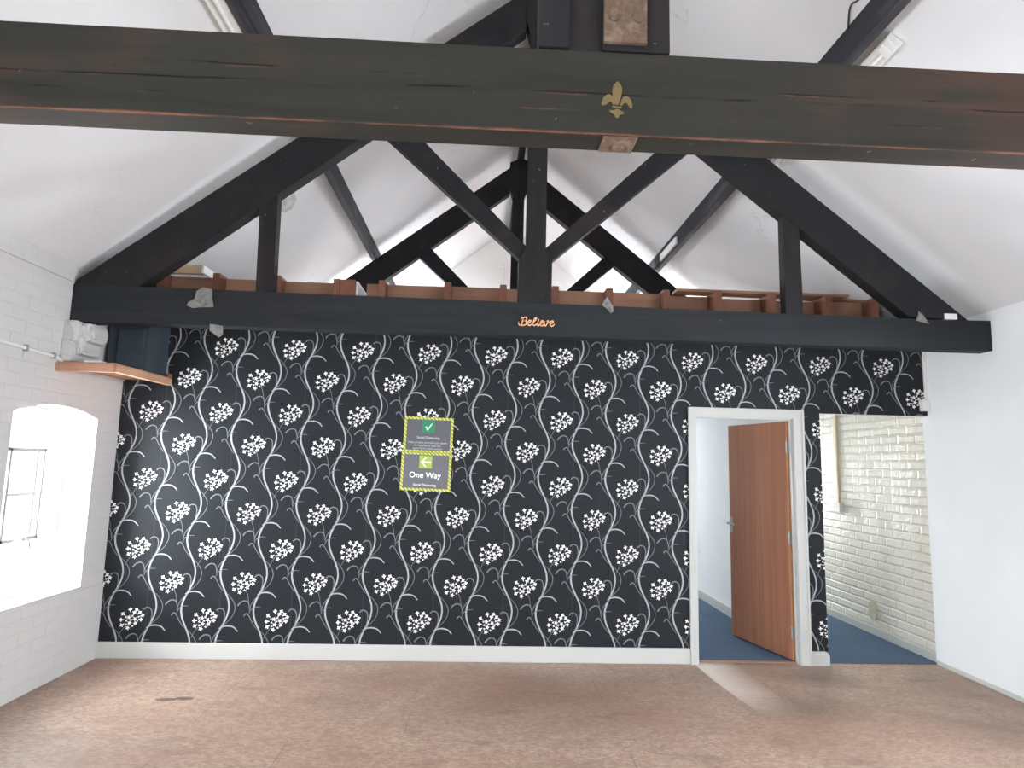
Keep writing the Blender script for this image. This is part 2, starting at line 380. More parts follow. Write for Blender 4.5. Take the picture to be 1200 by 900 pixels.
def hazard():
    t = NT('lime_hazard_tape', 0.45, 0.4)
    x, y, z = t.sep()
    s = t.math('FRACT', t.math('MULTIPLY', t.math('ADD', x, z), 34.0))
    t.color(t.ramp(s, [(0.0, lin((214, 214, 106))[:3]), (0.55, lin((214, 214, 106))[:3]), (0.6, lin((138, 150, 66))[:3])])); return t.m
M['tape'] = hazard()
def glass():
    t = NT('window_glass'); n = t.n; t.n.remove(t.b)
    tr = n.new('ShaderNodeBsdfTransparent'); gl = n.new('ShaderNodeBsdfGlossy'); gl.inputs['Roughness'].default_value = 0.05
    mx = n.new('ShaderNodeMixShader'); mx.inputs[0].default_value = 0.06
    t.link(tr.outputs[0], mx.inputs[1]); t.link(gl.outputs[0], mx.inputs[2]); t.link(mx.outputs[0], n['Material Output'].inputs['Surface']); return t.m
M['glass'] = glass()
def tube_lamp():
    return plain('opal_tube', (240, 240, 238), 0.3, 0.5, 0.01, 4)
M['opal'] = tube_lamp()

# ------------------------------------------------------------------ floor, carpet, ceilings
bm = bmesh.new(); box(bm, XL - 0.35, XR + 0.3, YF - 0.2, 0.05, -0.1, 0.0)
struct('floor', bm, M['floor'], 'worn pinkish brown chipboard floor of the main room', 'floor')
bm = bmesh.new(); box(bm, XL - 0.35, XB + 0.3, 0.05, YG + 0.2, -0.1, 0.004)
struct('floor_carpet', bm, M['carpet'], 'blue carpet floor beyond the two doorways', 'floor')
bm = bmesh.new(); box(bm, 1.69, 2.49, 0.03, 0.07, 0.0, 0.010, bev=0.003)
struct('trim_1', bm, M['rawx'], 'thin worn wooden threshold strip in the open doorway', 'threshold')
bm = bmesh.new()
def slope(x0, x1, fn, y0, y1): prism(bm, [(x0, fn(x0)), (x1, fn(x1)), (x1, fn(x1) + 0.12), (x0, fn(x0) + 0.12)], y0, y1)
for y0, y1 in ((YF - 0.2, 2.6), (4.5, YG + 0.2)):
    slope(XL - 0.4, XA, roof_l, y0, y1); slope(XA, XR + 0.45, roof_r, y0, y1)
slope(XL - 0.4, -2.62, roof_l, 2.6, 4.5); slope(-1.75, XA, roof_l, 2.6, 4.5)      # unseen rooflight openings added to brighten the far bay
slope(XA, 2.55, roof_r, 2.6, 4.5); slope(3.45, XR + 0.45, roof_r, 2.6, 4.5)
struct('ceiling', bm, M['ceil'], 'white plastered sloping ceiling under the pitched roof', 'ceiling')
bm = bmesh.new(); box(bm, XL, XB, 0.10, YG, 2.70, 2.735)
struct('ceiling_back', bm, M['white_in'], 'flat white ceiling of the rooms behind the papered wall', 'ceiling')

# ------------------------------------------------------------------ left wall with arched window openings
def arch_cutter(y0, y1, z0, zs, zt, grow=0.0):
    pts = [(y0, z0), (y1, z0), (y1, zs)]
    n = 10; c = (y0 + y1) / 2; hw = (y1 - y0) / 2
    for k in range(1, n):
        a = k / n * 2 - 1; pts.append((c - a * hw, zs + (zt - zs) * (1 - a * a)))
    pts.append((y0, zs)); return pts
WIN_L = [(-1.10, -0.27), (-4.05, -3.05), (-6.9, -5.9)]  # first window is seen; the two behind the viewpoint are added for daylight
bm = bmesh.new(); box(bm, XL - 0.35, XL, YF, YG, 0, 2.78)
wl = obj('wall_left', bm, M['brickL'])
cs = []
for y0, y1 in WIN_L:
    b2 = bmesh.new(); prism_x(b2, arch_cutter(y0, y1, 0.56, 1.735, 1.80), XL - 0.5, XL + 0.2); cs.append(obj('cut', b2, M['brickL']))
cut(wl, cs)
bm = bmesh.new(); bm.from_mesh(wl.data); box(bm, XL - 0.02, XL + 0.007, YF, -0.001, 0, 0.535); box(bm, XL - 0.02, XL + 0.018, YF, -0.72, 2.635, 2.78)   # plaster band at the wall head
bm.to_mesh(wl.data); bm.free()
tag(wl, 'white painted brick wall with the arched window', 'wall', kind='structure')
for i, (y0, y1) in enumerate(WIN_L):
    lab = 'bright arched iron casement window in the white brick wall' if i == 0 else 'added unseen arched iron window in the brick wall behind the viewpoint, number %d along' % (i + 1)
    w = thing('window_%d' % (i + 1), lab, 'window', (XL - 0.22, (y0 + y1) / 2, 0.56), kind='structure')
    hw = (y1 - y0) / 2
    def P(a, z): return (a * hw, z - 0.56)
    bm = bmesh.new()
    outer = arch_cutter(-hw, hw, 0, 1.175, 1.24); inner = arch_cutter(-hw + 0.03, hw - 0.03, 0.03, 1.155, 1.21)
    n = len(outer)
    for x0, x1 in ((-0.02, 0.02),):
        A = [[bm.verts.new((x, y, z)) for y, z in L] for x in (x0, x1) for L in (outer, inner)]
        for k in range(n):
            j = (k + 1) % n
            for a, b in ((0, 1), (1, 3), (3, 2), (2, 0)): bm.faces.new((A[a][k], A[a][j], A[b][j], A[b][k]))
    obj('frame', bm, M['iron'], w)
    bm = bmesh.new()
    for z in (0.36, 0.655, 0.95): box(bm, -0.011, 0.011, -hw + 0.02, hw - 0.02, z - 0.009, z + 0.009)
    for yy in (-hw * 0.33, hw * 0.36): box(bm, -0.0105, 0.0105, yy - 0.009, yy + 0.009, 0.02, 1.19)
    obj('glazing_bar', bm, M['iron'], w)
    bm = bmesh.new(); pts = arch_cutter(-hw + 0.02, hw - 0.02, 0.02, 1.16, 1.22); bm.faces.new([bm.verts.new((-0.004, y, z)) for y, z in pts])
    obj('pane', bm, M['glass'], w)
    if i == 0:
        bm = bmesh.new()
        ya, yb, za, zb = -0.14, 0.195, 0.355, 0.955
        for (a, b, c, d) in ((ya, yb, zb - 0.02, zb), (ya, yb, za, za + 0.022), (yb - 0.02, yb, za, zb), (ya, ya + 0.02, za, zb)):
            box(bm, 0.018, 0.034, a, b, c, d, bev=0.002)
        cs_ = obj('casement', bm, M['irond'], w); cs_['label'] = 'grey iron opening casement'
        bm = bmesh.new(); cyl(bm, (0.07, -0.02, za + 0.02), 0.013, 0.05, 'X', 12); tube(bm, [(0.085, -0.02, za + 0.02), (0.09, 0.03, za + 0.005), (0.09, 0.05, za - 0.05)], 0.008, 8)
        obj('handle', bm, M['iron'], cs_, smooth=True)
        bm = bmesh.new(); prism(bm, [(0.0, -0.02), (0.25, -0.10), (0.25, -0.13), (0.0, -0.13)], -hw + 0.002, hw - 0.002)
    # daylight lamp outside each opening; the windows behind the viewpoint are added
    L = bpy.data.lights.new('daylight_left', 'AREA'); L.shape = 'RECTANGLE'; L.size = 1.3; L.size_y = 1.5
    L.energy = 230 if i == 0 else 210; L.color = (0.90, 0.96, 1.0)
    lo = bpy.data.objects.new('daylight_left', L); C.objects.link(lo); lo.location = (XL - 0.62, (y0 + y1) / 2, 1.3); lo.rotation_euler = (0, -math.pi / 2, 0)

# ------------------------------------------------------------------ right wall, corridor wall, rear walls, gable
bm = bmesh.new(); box(bm, XR, XR + 0.35, YF, 0.06, 0, 2.76)
wr = obj('wall_right', bm, M['wallR'])
ADDED_WIN_R = [(-3.7, -2.3), (-6.9, -5.5)]  # added unseen openings that let daylight in from the right
cs = []
for y0, y1 in ADDED_WIN_R:
    b2 = bmesh.new(); box(b2, XR - 0.2, XR + 0.5, y0, y1, 0.75, 2.2); cs.append(obj('cut', b2, M['wallR']))
cut(wr, cs)
tag(wr, 'smooth white plastered wall beside the brick passage', 'wall', kind='structure')
bm = bmesh.new(); box(bm, XB, XB + 0.31, 0.06, YG, 0, 2.76)
struct('wall_corridor', bm, M['brickC'], 'glossy cream white brick wall of the passage', 'wall')
bm = bmesh.new(); prism(bm, [(XL - 0.4, -0.0), (XR + 0.4, 0), (XR + 0.4, roof_r(XR + 0.4)), (XA, RIDGE), (XL - 0.4, roof_l(XL - 0.4))], YF - 0.25, YF)
wf = obj('wall_front', bm, M['wallR'])
cs = []
ADDED_FRW = [(-1.3, -0.3), (1.1, 2.1)]  # unseen window openings added behind the viewpoint to carry daylight
for x0, x1 in ADDED_FRW:
    b2 = bmesh.new(); box(b2, x0, x1, YF - 0.5, YF + 0.3, 0.8, 2.5); cs.append(obj('cut', b2, M['wallR']))
cut(wf, cs)
tag(wf, 'white end wall behind the viewpoint', 'wall', kind='structure')
bm = bmesh.new(); prism(bm, [(XL - 0.4, 0.0), (XR + 0.4, 0), (XR + 0.4, roof_r(XR + 0.4)), (XA, RIDGE), (XL - 0.4, roof_l(XL - 0.4))], YG, YG + 0.25)
wg = obj('wall_gable', bm, M['white_in'])
b3 = bmesh.new(); box(b3, 2.75, 3.55, YG - 0.3, YG + 0.5, 0.7, 2.1)  # added unseen opening that brings daylight into the passage
b4 = bmesh.new(); box(b4, 0.6, 2.2, YG - 0.3, YG + 0.5, 0.7, 2.1)  # added unseen opening that brings daylight into the back room
cut(wg, [obj('cut', b3, M['white_in']), obj('cut', b4, M['white_in'])])
tag(wg, 'white far gable wall seen between the roof trusses', 'wall', kind='structure')
def area(name, loc, rot, sx, sy, e, col=(0.90, 0.95, 1.0)):
    L = bpy.data.lights.new(name, 'AREA'); L.shape = 'RECTANGLE'; L.size = sx; L.size_y = sy; L.energy = e; L.color = col
    o = bpy.data.objects.new(name, L); C.objects.link(o); o.location = loc; o.rotation_euler = rot; return o
for y0, y1 in ADDED_WIN_R: area('added_daylight_right', (XR + 0.40, (y0 + y1) / 2, 1.5), (0, math.pi / 2, 0), 1.45, 1.4, 150)  # lamps outside the added right wall openings
for x0, x1 in ADDED_FRW: area('added_daylight_front', ((x0 + x1) / 2, YF - 0.3, 1.7), (math.pi / 2, 0, 0), 1.0, 1.7, 30)  # lamps outside the added end wall openings
area('added_daylight_rooflight', (-2.36, 3.55, roof_l(-2.185) + 0.27), (0, -0.68, 0), 1.1, 1.8, 540, (0.84, 0.94, 1.0))  # lamp over the added rooflight, brightens the gable and far slopes
area('added_daylight_rooflight', (3.18, 3.55, roof_r(3.0) + 0.27), (0, 0.68, 0), 1.1, 1.8, 540, (0.84, 0.94, 1.0))  # matching lamp over the added rooflight on the doorway side
area('added_daylight_passage', (3.15, YG + 0.3, 1.4), (-math.pi / 2, 0, 0), 0.8, 1.4, 96, (0.96, 0.98, 1.0))  # lamp outside the added opening at the passage end
area('added_daylight_back_room', (1.4, YG + 0.3, 1.4), (-math.pi / 2, 0, 0), 1.6, 1.4, 104, (0.97, 0.98, 1.0))  # lamp outside the added opening of the back room

# wall between the back room and the passage
bm = bmesh.new(); box(bm, 2.55, 2.65, 0.10, YG, 0.004, 2.70)
struct('wall_divider', bm, M['white_in'], 'plain white wall seen past the open wooden door', 'wall')
# skirting
def skirt(name, x0, x1, y0, y1, h, label, rnd=False):
    bm = bmesh.new(); box(bm, x0, x1, y0, y1, 0.0, h, bev=0.008)
    struct(name, bm, M['gloss'], label, 'skirting board')
skirt('baseboard_back', XL, 1.632, -0.018, 0.002, 0.118, 'long white skirting board under the patterned wallpaper')
bm = bmesh.new()
prism(bm, [(2.57, 0), (2.718, 0), (2.718, 0.07), (2.712, 0.088), (2.70, 0.10), (2.685, 0.104), (2.57, 0.104)], -0.020, 0.09, bev=0.004)
struct('baseboard_stub', bm, M['gloss'], 'short white skirting stub between the doorway and the passage', 'skirting board')
skirt('baseboard_corridor', XB - 0.022, XB, 0.06, YG, 0.075, 'white skirting along the cream brick passage wall')
skirt('baseboard_divider', 2.53, 2.55, 0.95, YG, 0.10, 'white skirting under the plain wall past the wooden door')
skirt('baseboard_right', XR - 0.008, XR, -4.0, 0.05, 0.032, 'thin white strip along the foot of the plastered wall')

# ------------------------------------------------------------------ papered back wall
DX0, DX1, DZ = 1.660, 2.520, 1.935       # doorway in the wall (behind the casing)
PX0, PZ = 2.715, 1.950                   # passage opening
bm = bmesh.new()
box(bm, XL, DX0, 0.0, 0.10, 0, ZC); box(bm, DX0, DX1, 0.0, 0.10, DZ, ZC); box(bm, DX1, PX0, 0.0, 0.10, 0, ZC)
box(bm, PX0, XR + 0.04, 0.0, 0.10, PZ, ZC)
bmesh.ops.recalc_face_normals(bm, faces=bm.faces)
for f in bm.faces: f.material_index = 0 if f.normal.y < -0.5 else 4
K = 0.000855                              # pattern unit
pat = bmesh.new()
def ribbon(P, w0, w1, w2, ox, oz, mi, n=6, lift=0.0008):
    """flat printed stroke, widths given at start, middle and end"""
    L = catmull([(p[0], p[1], 0) for p in P], n); m = len(L) - 1; prev = None
    for i, p in enumerate(L):
        t = (L[min(i + 1, m)] - L[max(i - 1, 0)]).normalized(); nx, nz = -t.y, t.x
        s = i / m; w = (w0 + (w1 - w0) * s * 2) if s < 0.5 else (w1 + (w2 - w1) * (s - 0.5) * 2)
        w *= 0.5
        a = pat.verts.new((ox + (p.x + nx * w) * K, -lift, oz - (p.y + nz * w) * K)); b = pat.verts.new((ox + (p.x - nx * w) * K, -lift, oz - (p.y - nz * w) * K))
        if prev: pat.faces.new((prev[0], a, b, prev[1])).material_index = mi
        prev = (a, b)
FL = [(-15, -76, 0), (35, -76, 0), (-70, -42, 0), (-22, -17, 1), (18, -52, 0), (62, -54, 0), (86, -32, 0), (-80, 4, 0), (-42, 12, 2), (28, -4, 1),
      (74, 0, 0), (-72, 46, 0), (-14, 30, 1), (36, 32, 1), (-26, 72, 1), (14, 56, 2), (60, -22, 2), (-48, -18, 2), (6, -28, 2), (50, 12, 2), (-40, 44, 2), (-2, 4, 2)]
def floret(cx, cz, kind, ox, oz, ang):
    r = (19, 21, 11)[kind]
    pts = []
    if kind == 0:      # side-on trumpet fanning outwards
        a0 = math.atan2(cz, cx)
        pts = [(-15, 2.5), (-3, 4), (6, 15), (10, 14), (10, 6), (19, 4), (19, -4), (10, -6), (10, -14), (5, -15), (-3, -4), (-15, -2.5)]
        pts = [(1.2 * x, 1.2 * y) for x, y in pts]
        pts = [(x * math.cos(a0) - y * math.sin(a0), x * math.sin(a0) + y * math.cos(a0)) for x, y in pts]
    else:
        for k in range(10):
            rr = r * 1.08 if k % 2 == 0 else r * 0.46
            pts.append((rr * math.cos(ang + k * math.pi / 5), rr * math.sin(ang + k * math.pi / 5)))
    c = pat.verts.new((ox + cx * K, -0.0012, oz - cz * K))
    V = [pat.verts.new((ox + (cx + x) * K, -0.0012, oz - (cz + y) * K)) for x, y in pts]
    for k in range(len(V)): pat.faces.new((c, V[k], V[(k + 1) % len(V)])).material_index = 2
X0P, Z0P, PXW, PZH = -2.5668, 2.333, 0.53, 0.5141
for i in range(-2, 14):
    for j in range(-3, 6):
        for h in (0, 1):
            fx = X0P + PXW * i + (0.2662 if h else 0); fz = Z0P - PZH * j - (0.246 if h else 0)   # flower centre
            ox, oz = fx - 205 * K, fz + 92 * K                                                     # vine turning point
            vy = PZH / K / 2
            ribbon([(48 - 48 * math.cos(math.pi * s / vy), s) for s in [vy * k / 6 for k in range(-6, 7)]], 13, 15, 13, ox, oz, 1, 3)
            ribbon([(48, 160), (105, 210), (148, 285), (128, 372), (44, 462)], 3, 6, 4, ox, oz, 3)
            ribbon([(40, -128), (8, -92), (-22, -48), (-36, 6)], 8, 6, 4, ox, oz, 3, 5, 0.0009)
            ribbon([(-138, -34), (-118, -60), (-85, -76), (-52, -66), (-38, -30), (-35, 10)], 12, 9, 4, ox, oz, 3, 5, 0.0009)
            ribbon([(-80, 55), (-70, 38), (-54, 33), (-34, 54), (-8, 100), (36, 160)], 10, 8, 4, ox, oz, 3, 5, 0.0009)
            ribbon([(-36, 34), (-24, 2), (0, -20), (30, -27), (60, -26)], 4, 7, 3, ox, oz, 3, 4, 0.0010)
            ribbon([(24, -128), (62, -146), (108, -150), (152, -138), (186, -104)], 7, 12, 8, ox, oz, 1, 5, 0.0010)
            ribbon([(-9, -278), (6, -294), (26, -297), (50, -286), (63, -252), (60, -200), (48, -148)], 10, 9, 5, ox, oz, 3, 5, 0.0009)
            if h: ribbon([(236, 150), (254, 200), (262, 250)], 5, 4, 4, ox, oz, 3, 4, 0.0007)
            else: ribbon([(158, 148), (128, 190), (104, 240)], 5, 4, 4, ox, oz, 3, 4, 0.0007)
            if h == 0: ribbon([(-40 + 365, -300), (-40 + 365, 0), (-40 + 365, 299)], 3, 3, 3, ox, oz, 5, 2, 0.0006)
            for n_, (cx, cz, kd) in enumerate(FL): floret(cx * 1.0, cz, kd, fx, fz, 0.3 + n_ * 0.7)
def trim_to(b, co, no): bmesh.ops.bisect_plane(b, geom=b.verts[:] + b.edges[:] + b.faces[:], plane_co=co, plane_no=no, clear_outer=True)
trim_to(pat, (XL + 0.002, 0, 0), (-1, 0, 0)); trim_to(pat, (XR - 0.004, 0, 0), (1, 0, 0)); trim_to(pat, (0, 0, ZC - 0.01), (0, 0, 1)); trim_to(pat, (0, 0, 0.10), (0, 0, -1))
for co, no in (((DX0, 0, 0), (1, 0, 0)), ((DX1, 0, 0), (1, 0, 0)), ((PX0, 0, 0), (1, 0, 0)), ((0, 0, DZ), (0, 0, 1)), ((0, 0, PZ), (0, 0, 1))):
    bmesh.ops.bisect_plane(pat, geom=pat.verts[:] + pat.edges[:] + pat.faces[:], plane_co=co, plane_no=no)
dead = []
for f in pat.faces:
    c = f.calc_center_median()
    if (DX0 < c.x < DX1 and c.z < DZ) or (c.x > PX0 and c.z < PZ): dead.append(f)
bmesh.ops.delete(pat, geom=dead, context='FACES')
for f in pat.faces:
    f.normal_update()
    if f.normal.y > 0: f.normal_flip()
tmp = bpy.data.meshes.new('pattern'); pat.to_mesh(tmp); pat.free(); bm.from_mesh(tmp); bpy.data.meshes.remove(tmp)
struct('wall_back', bm, [M['paper'], M['silver'], M['floret'], M['thin'], M['white_in'], M['seam']], 'charcoal wall papered with silver vines and white flower heads', 'wall', recalc=False)

# ------------------------------------------------------------------ door
d = thing('door_1', 'open reddish wooden door in a white doorway in the papered wall', 'door', (2.09, 0, 0), kind='structure')
def rel(bm, v=(2.09, 0, 0)):
    bmesh.ops.translate(bm, verts=bm.verts, vec=-Vector(v)); return bm
bm = bmesh.new()
prism(bm, [(1.632, 0), (1.692, 0), (1.692, 1.905), (2.492, 1.905), (2.492, 0), (2.572, 0), (2.572, 1.972), (1.632, 1.972)], -0.020, 0.0, bev=0.004)
prism(bm, [(1.632, 0), (1.648, 0), (1.648, 1.956), (2.556, 1.956), (2.556, 0), (2.572, 0), (2.572, 1.972), (1.632, 1.972)], -0.030, -0.012, bev=0.003)
obj('architrave', rel(bm), M['gloss'], d)
bm = bmesh.new()
prism(bm, [(1.662, 0), (1.69, 0), (1.69, 1.905), (2.494, 1.905), (2.494, 0), (2.52, 0), (2.52, 1.933), (1.662, 1.933)], -0.001, 0.105)
prism(bm, [(1.69, 0), (1.704, 0), (1.704, 1.892), (2.48, 1.892), (2.48, 0), (2.494, 0), (2.494, 1.905), (1.69, 1.905)], 0.012, 0.048, bev=0.002)
obj('lining', rel(bm), M['gloss'], d)
leaf = bpy.data.objects.new('leaf', None); C.objects.link(leaf); leaf.parent = d; leaf.location = (2.492 - 2.09, 0.075, 0.012)
leaf.rotation_euler = (0, 0, math.radians(-76.0))
leaf['label'] = 'reddish brown flush door leaf standing open'
LW, LT, LH = 0.775, 0.044, 1.872
# leaf axis: local -X runs from the hinge to the free edge; turned about Z so that it opens away from the room
bm = bmesh.new(); box(bm, -LW + 0.006, -0.006, -LT / 2, LT / 2, 0, LH, bev=0.0015)
obj('panel', bm, M['door'], leaf)
bm = bmesh.new(); box(bm, -0.006, 0.0, -LT / 2, LT / 2, 0, LH); box(bm, -LW, -LW + 0.006, -LT / 2, LT / 2, 0, LH)
e_ = obj('lipping', bm, M['dooredge'], leaf); e_['label'] = 'paler orange wooden edge'
for k, z in enumerate((0.21, 0.94, 1.66)):
    bm = bmesh.new(); box(bm, -0.001, 0.003, -LT / 2 - 0.004, LT / 2 - 0.004, z - 0.048, z + 0.048, bev=0.001); cyl(bm, (0.003, -LT / 2 - 0.005, z), 0.006, 0.1, 'Z', 12)
    for q in (-0.03, 0, 0.03): cyl(bm, (0.0035, 0.0, z + q), 0.004, 0.002, 'X', 10)
    obj('hinge', bm, M['steel'], leaf)
bm = bmesh.new(); box(bm, -LW - 0.002, -LW + 0.001, -0.012, 0.012, 0.86, 1.04, bev=0.001)
for s in (-1, 1):
    box(bm, -LW + 0.012, -LW + 0.042, s * LT / 2 - 0.004, s * LT / 2 + 0.004, 0.90, 1.04, bev=0.003)
    tube(bm, catmull([(-LW + 0.027, s * LT / 2, 0.985), (-LW + 0.027, s * (LT / 2 + 0.04), 0.985), (-LW + 0.042, s * (LT / 2 + 0.052), 0.985), (-LW + 0.13, s * (LT / 2 + 0.050), 0.982)], 4), 0.009, 10)
obj('handle', bm, M['steel'], leaf, smooth=False)

# ------------------------------------------------------------------ roof trusses
def truss(Y, th, label, front=False, far=False):
    t = thing('roof_truss', label, 'roof truss', (XA, Y, 2.37), group='dark timber roof trusses')
    T = Vector((XA, Y, 2.37))
    mx, mz, md = (M['beamF'], M['beamFz'], M['beamd']) if front else (M['beam'], M['beamz'], M['beamd'])
    def part(name, pts, m, y0=0.0, y1=th, bev=0.006, parent=t, sub=None):
        bm = bmesh.new(); prism(bm, pts, Y + y0, Y + y1, bev=bev)
        return obj(name, rel(bm, T if parent is t else T), m, parent)
    xl, xr = XL + 0.0, XR - 0.0
    if front: tie = part('tie_beam', [(xl, 2.388), (xr, 2.388), (xr, 2.632), (xl, 2.632)], mx, 0, th, 0.004)
    else: tie = part('tie_beam', [(xl, 2.368), (xr, 2.368), (xr, 2.590), (3.15, 2.582), (0.32, 2.604), (-2.3, 2.622), (xl, 2.625)], mx, 0, th, 0.006)
    # principal rafters
    part('rafter', [(xl + 0.0, 2.625), (-2.39, 2.612), (0.23, 4.665), (0.23, 4.99), (-2.78, 2.66)], md, 0.004, th - 0.006)
    part('rafter', [(3.46, 2.585), (3.02, 2.60), (0.44, 4.665), (0.44, 5.02)], md, 0.004, th - 0.006)
    # king post with flared head and foot
    if front:
        kp = part('king_post', [(0.122, 2.632), (0.488, 2.632), (0.488, 2.95), (0.40, 3.04), (0.40, 4.75), (0.46, 4.85), (0.46, 5.10), (0.21, 5.10), (0.21, 4.85), (0.27, 4.75), (0.27, 3.04), (0.122, 2.95)], mz, 0.005, th - 0.005)
    else:
        kp = part('king_post', [(0.212, 2.60), (0.447, 2.60), (0.449, 2.915), (0.396, 3.005), (0.396, 4.62), (0.45, 4.74), (0.45, 5.07), (0.39, 5.10), (0.30, 5.08), (0.226, 5.05), (0.226, 4.74), (0.272, 4.62), (0.270, 3.0), (0.212, 2.915)], mz, -0.004, th - 0.004)
    part('strut', [(0.212, 2.918), (-0.72, 3.75), (-0.98, 3.98)][:0] + [(0.220, 2.920), (0.272, 3.010), (-0.70, 3.985), (-0.86, 3.885)], md, 0.018, th - 0.018)
    part('strut', [(0.447, 2.915), (0.396, 3.004), (1.40, 3.965), (1.54, 3.875)], md, 0.018, th - 0.018)
    part('queen_post', [(-1.592, 2.612), (-1.474, 2.612), (-1.485, 3.34), (-1.608, 3.255)], mz, 0.012, th - 0.020)
    part('queen_post', [(2.123, 2.585), (2.253, 2.585), (2.243, 3.235), (2.124, 3.33)], mz, 0.012, th - 0.020)
    return t, tie, kp, T
t1, tie1, kp1, T1 = truss(-3.37, 0.092, 'near dark truss with worn tie beam painted with a gold fleur-de-lis', front=True)
t2, tie2, kp2, T2 = truss(-0.70, 0.12, 'dark roof truss in front of the papered wall, whole triangle visible')
t3, tie3, kp3, T3 = truss(2.15, 0.12, 'farthest dark truss silhouetted against the bright far gable', far=True)
# seams and side pieces of the near king post
bm = bmesh.new(); prism(bm, [(0.122, 2.634), (0.205, 2.634), (0.205, 2.95), (0.122, 2.95)], T1.y - 0.008, T1.y + 0.02, bev=0.003)
o = obj('side_cheek', rel(bm, T1), M['cheek'], kp1); o['label'] = 'bluish painted cheek board'
bm = bmesh.new(); prism(bm, [(0.298, 2.634), (0.488, 2.634), (0.488, 2.95), (0.298, 2.95)], T1.y - 0.004, T1.y + 0.02, bev=0.003)
obj('face_board', rel(bm, T1), M['beamFz'], kp1)
bm = bmesh.new(); box(bm, 0.301, 0.421, T1.y - 0.016, T1.y - 0.002, 2.652, 3.12, bev=0.003)
o = obj('strap_plate', rel(bm, T1), M['rust'], kp1); o['label'] = 'rusty iron strap plate'
for bx in (0.329, 0.396):
    bm = bmesh.new(); cyl(bm, (bx, T1.y - 0.018, 2.727), 0.015, 0.006, 'Y', 20)
    obj('bolt', rel(bm, T1), M['rust'], o)
bm = bmesh.new(); box(bm, 0.305, 0.400, T1.y + 0.006, T1.y + 0.090, 2.3845, 2.389, bev=0.001); cyl(bm, (0.355, T1.y + 0.062, 2.384), 0.016, 0.010, 'Z', 16)
o = obj('bearing_plate', rel(bm, T1), M['rust'], tie1); o['label'] = 'rusty iron plate under the beam'
# painted fleur-de-lis
FD = [[(162, 436), (182, 458), (190, 490), (185, 530), (172, 575), (168, 585), (150, 585), (142, 560), (132, 520), (133, 480), (145, 455)],
      [(105, 520), (128, 528), (142, 558), (147, 587), (136, 586), (125, 570), (110, 575), (90, 592), (70, 592), (68, 580), (80, 542)],
      [(218, 528), (240, 545), (250, 580), (250, 602), (238, 602), (222, 578), (205, 572), (195, 585), (180, 592), (185, 560), (198, 535)],
      [(130, 593), (188, 598), (188, 607), (130, 602)],
      [(112, 622), (140, 622), (160, 612), (180, 622), (202, 632), (195, 645), (178, 648), (172, 665), (158, 670), (148, 662), (145, 648), (125, 640)]]
bm = bmesh.new(); ks = 0.000462
for poly in FD:
    pts = catmull([(x, y, 0) for x, y in poly] + [(poly[0][0], poly[0][1], 0)], 3)[:-1] if len(poly) > 5 else [Vector((x, y, 0)) for x, y in poly]
    prism(bm, [(0.340 + (p.x - 160) * ks, 2.491 - (p.y - 553) * ks) for p in pts], T1.y - 0.0015, T1.y + 0.004)
o = obj('emblem', rel(bm, T1), M['gold'], tie1); o['label'] = 'gold painted fleur-de-lis'

# purlins and ridge
def purlin(x0, x1, z0, top, label):
    bm = bmesh.new(); prism(bm, [(x0, z0), (x1, z0), (x1, top(x1) + 0.02), (x0, top(x0) + 0.02)], YF, YG, bev=0.004)
    tag(obj('roof_purlin', bm, M['purlin']), label, 'purlin', 'long dark roof purlins')
purlin(-1.362, -1.300, 3.80, roof_l, 'dark purlin running along the ceiling slope above the window side')
purlin(1.985, 2.045, 3.80, roof_r, 'dark purlin running along the ceiling slope above the doorway side')
bm = bmesh.new(); box(bm, XA - 0.04, XA + 0.03, YF, YG, 5.09, 5.24, bev=0.004)
tag(obj('ridge_board', bm, M['beam']), 'dark ridge board at the peak of the ceiling', 'ridge board')
# peeling plaster on the far end of the doorway-side purlin
bm = bmesh.new(); box(bm, 1.966, 1.986, 1.35, 1.95, 3.83, 3.91, bev=0.004)
tag(obj('batten_offcut', bm, M['white_paint']), 'short white batten fixed to the dirty end of the doorway-side purlin', 'batten')

# fluorescent battens on the slopes
def batten(name_label, a, b, side):
    a, b = Vector(a), Vector(b); ax = (b - a); ln = ax.length
    nrm = Vector((0.63, 0, -0.777)) if side == 'L' else Vector((-0.627, 0, -0.779))
    up = Vector((0.777, 0, 0.63)) if side == 'L' else Vector((-0.779, 0, 0.627))
    t = thing('fluorescent_batten', name_label, 'light fitting', a, group='fluorescent battens beside the purlins')
    def bx(bm, y0, y1, u0, u1, n0, n1, bev=0.004):
        fs = box(bm, y0, y1, u0, u1, n0, n1, bev=bev)
    mt = Matrix((Vector((0, 1, 0)), up, nrm)).transposed()
    def fin(bm): bmesh.ops.transform(bm, verts=bm.verts, matrix=mt.to_4x4()); return bm
    bm = bmesh.new(); bx(bm, 0, ln, -0.045, 0.045, 0.0, 0.04); obj('spine', fin(bm), M['upvc'], t)
    for y in (0.01, ln - 0.06):
        bm = bmesh.new(); bx(bm, y, y + 0.05, -0.04, 0.04, 0.036, 0.085, 0.006); obj('end_cap', fin(bm), M['upvc'], t)
    bm = bmesh.new(); cyl(bm, (ln / 2, 0, 0.062), 0.013, ln - 0.12, 'X', 14); obj('lamp_tube', fin(bm), M['opal'], t)
batten('white fluorescent batten with end cap on the ceiling beyond the near tie beam, doorway side', (2.17, -1.93, roof_r(2.17) - 0.004), (2.17, -0.50, roof_r(2.17) - 0.004), 'R')
batten('white fluorescent batten beside the purlin on the window side of the ceiling', (-1.455, -2.60, roof_l(-1.455) - 0.004), (-1.455, -1.10, roof_l(-1.455) - 0.004), 'L')
bm = bmesh.new()
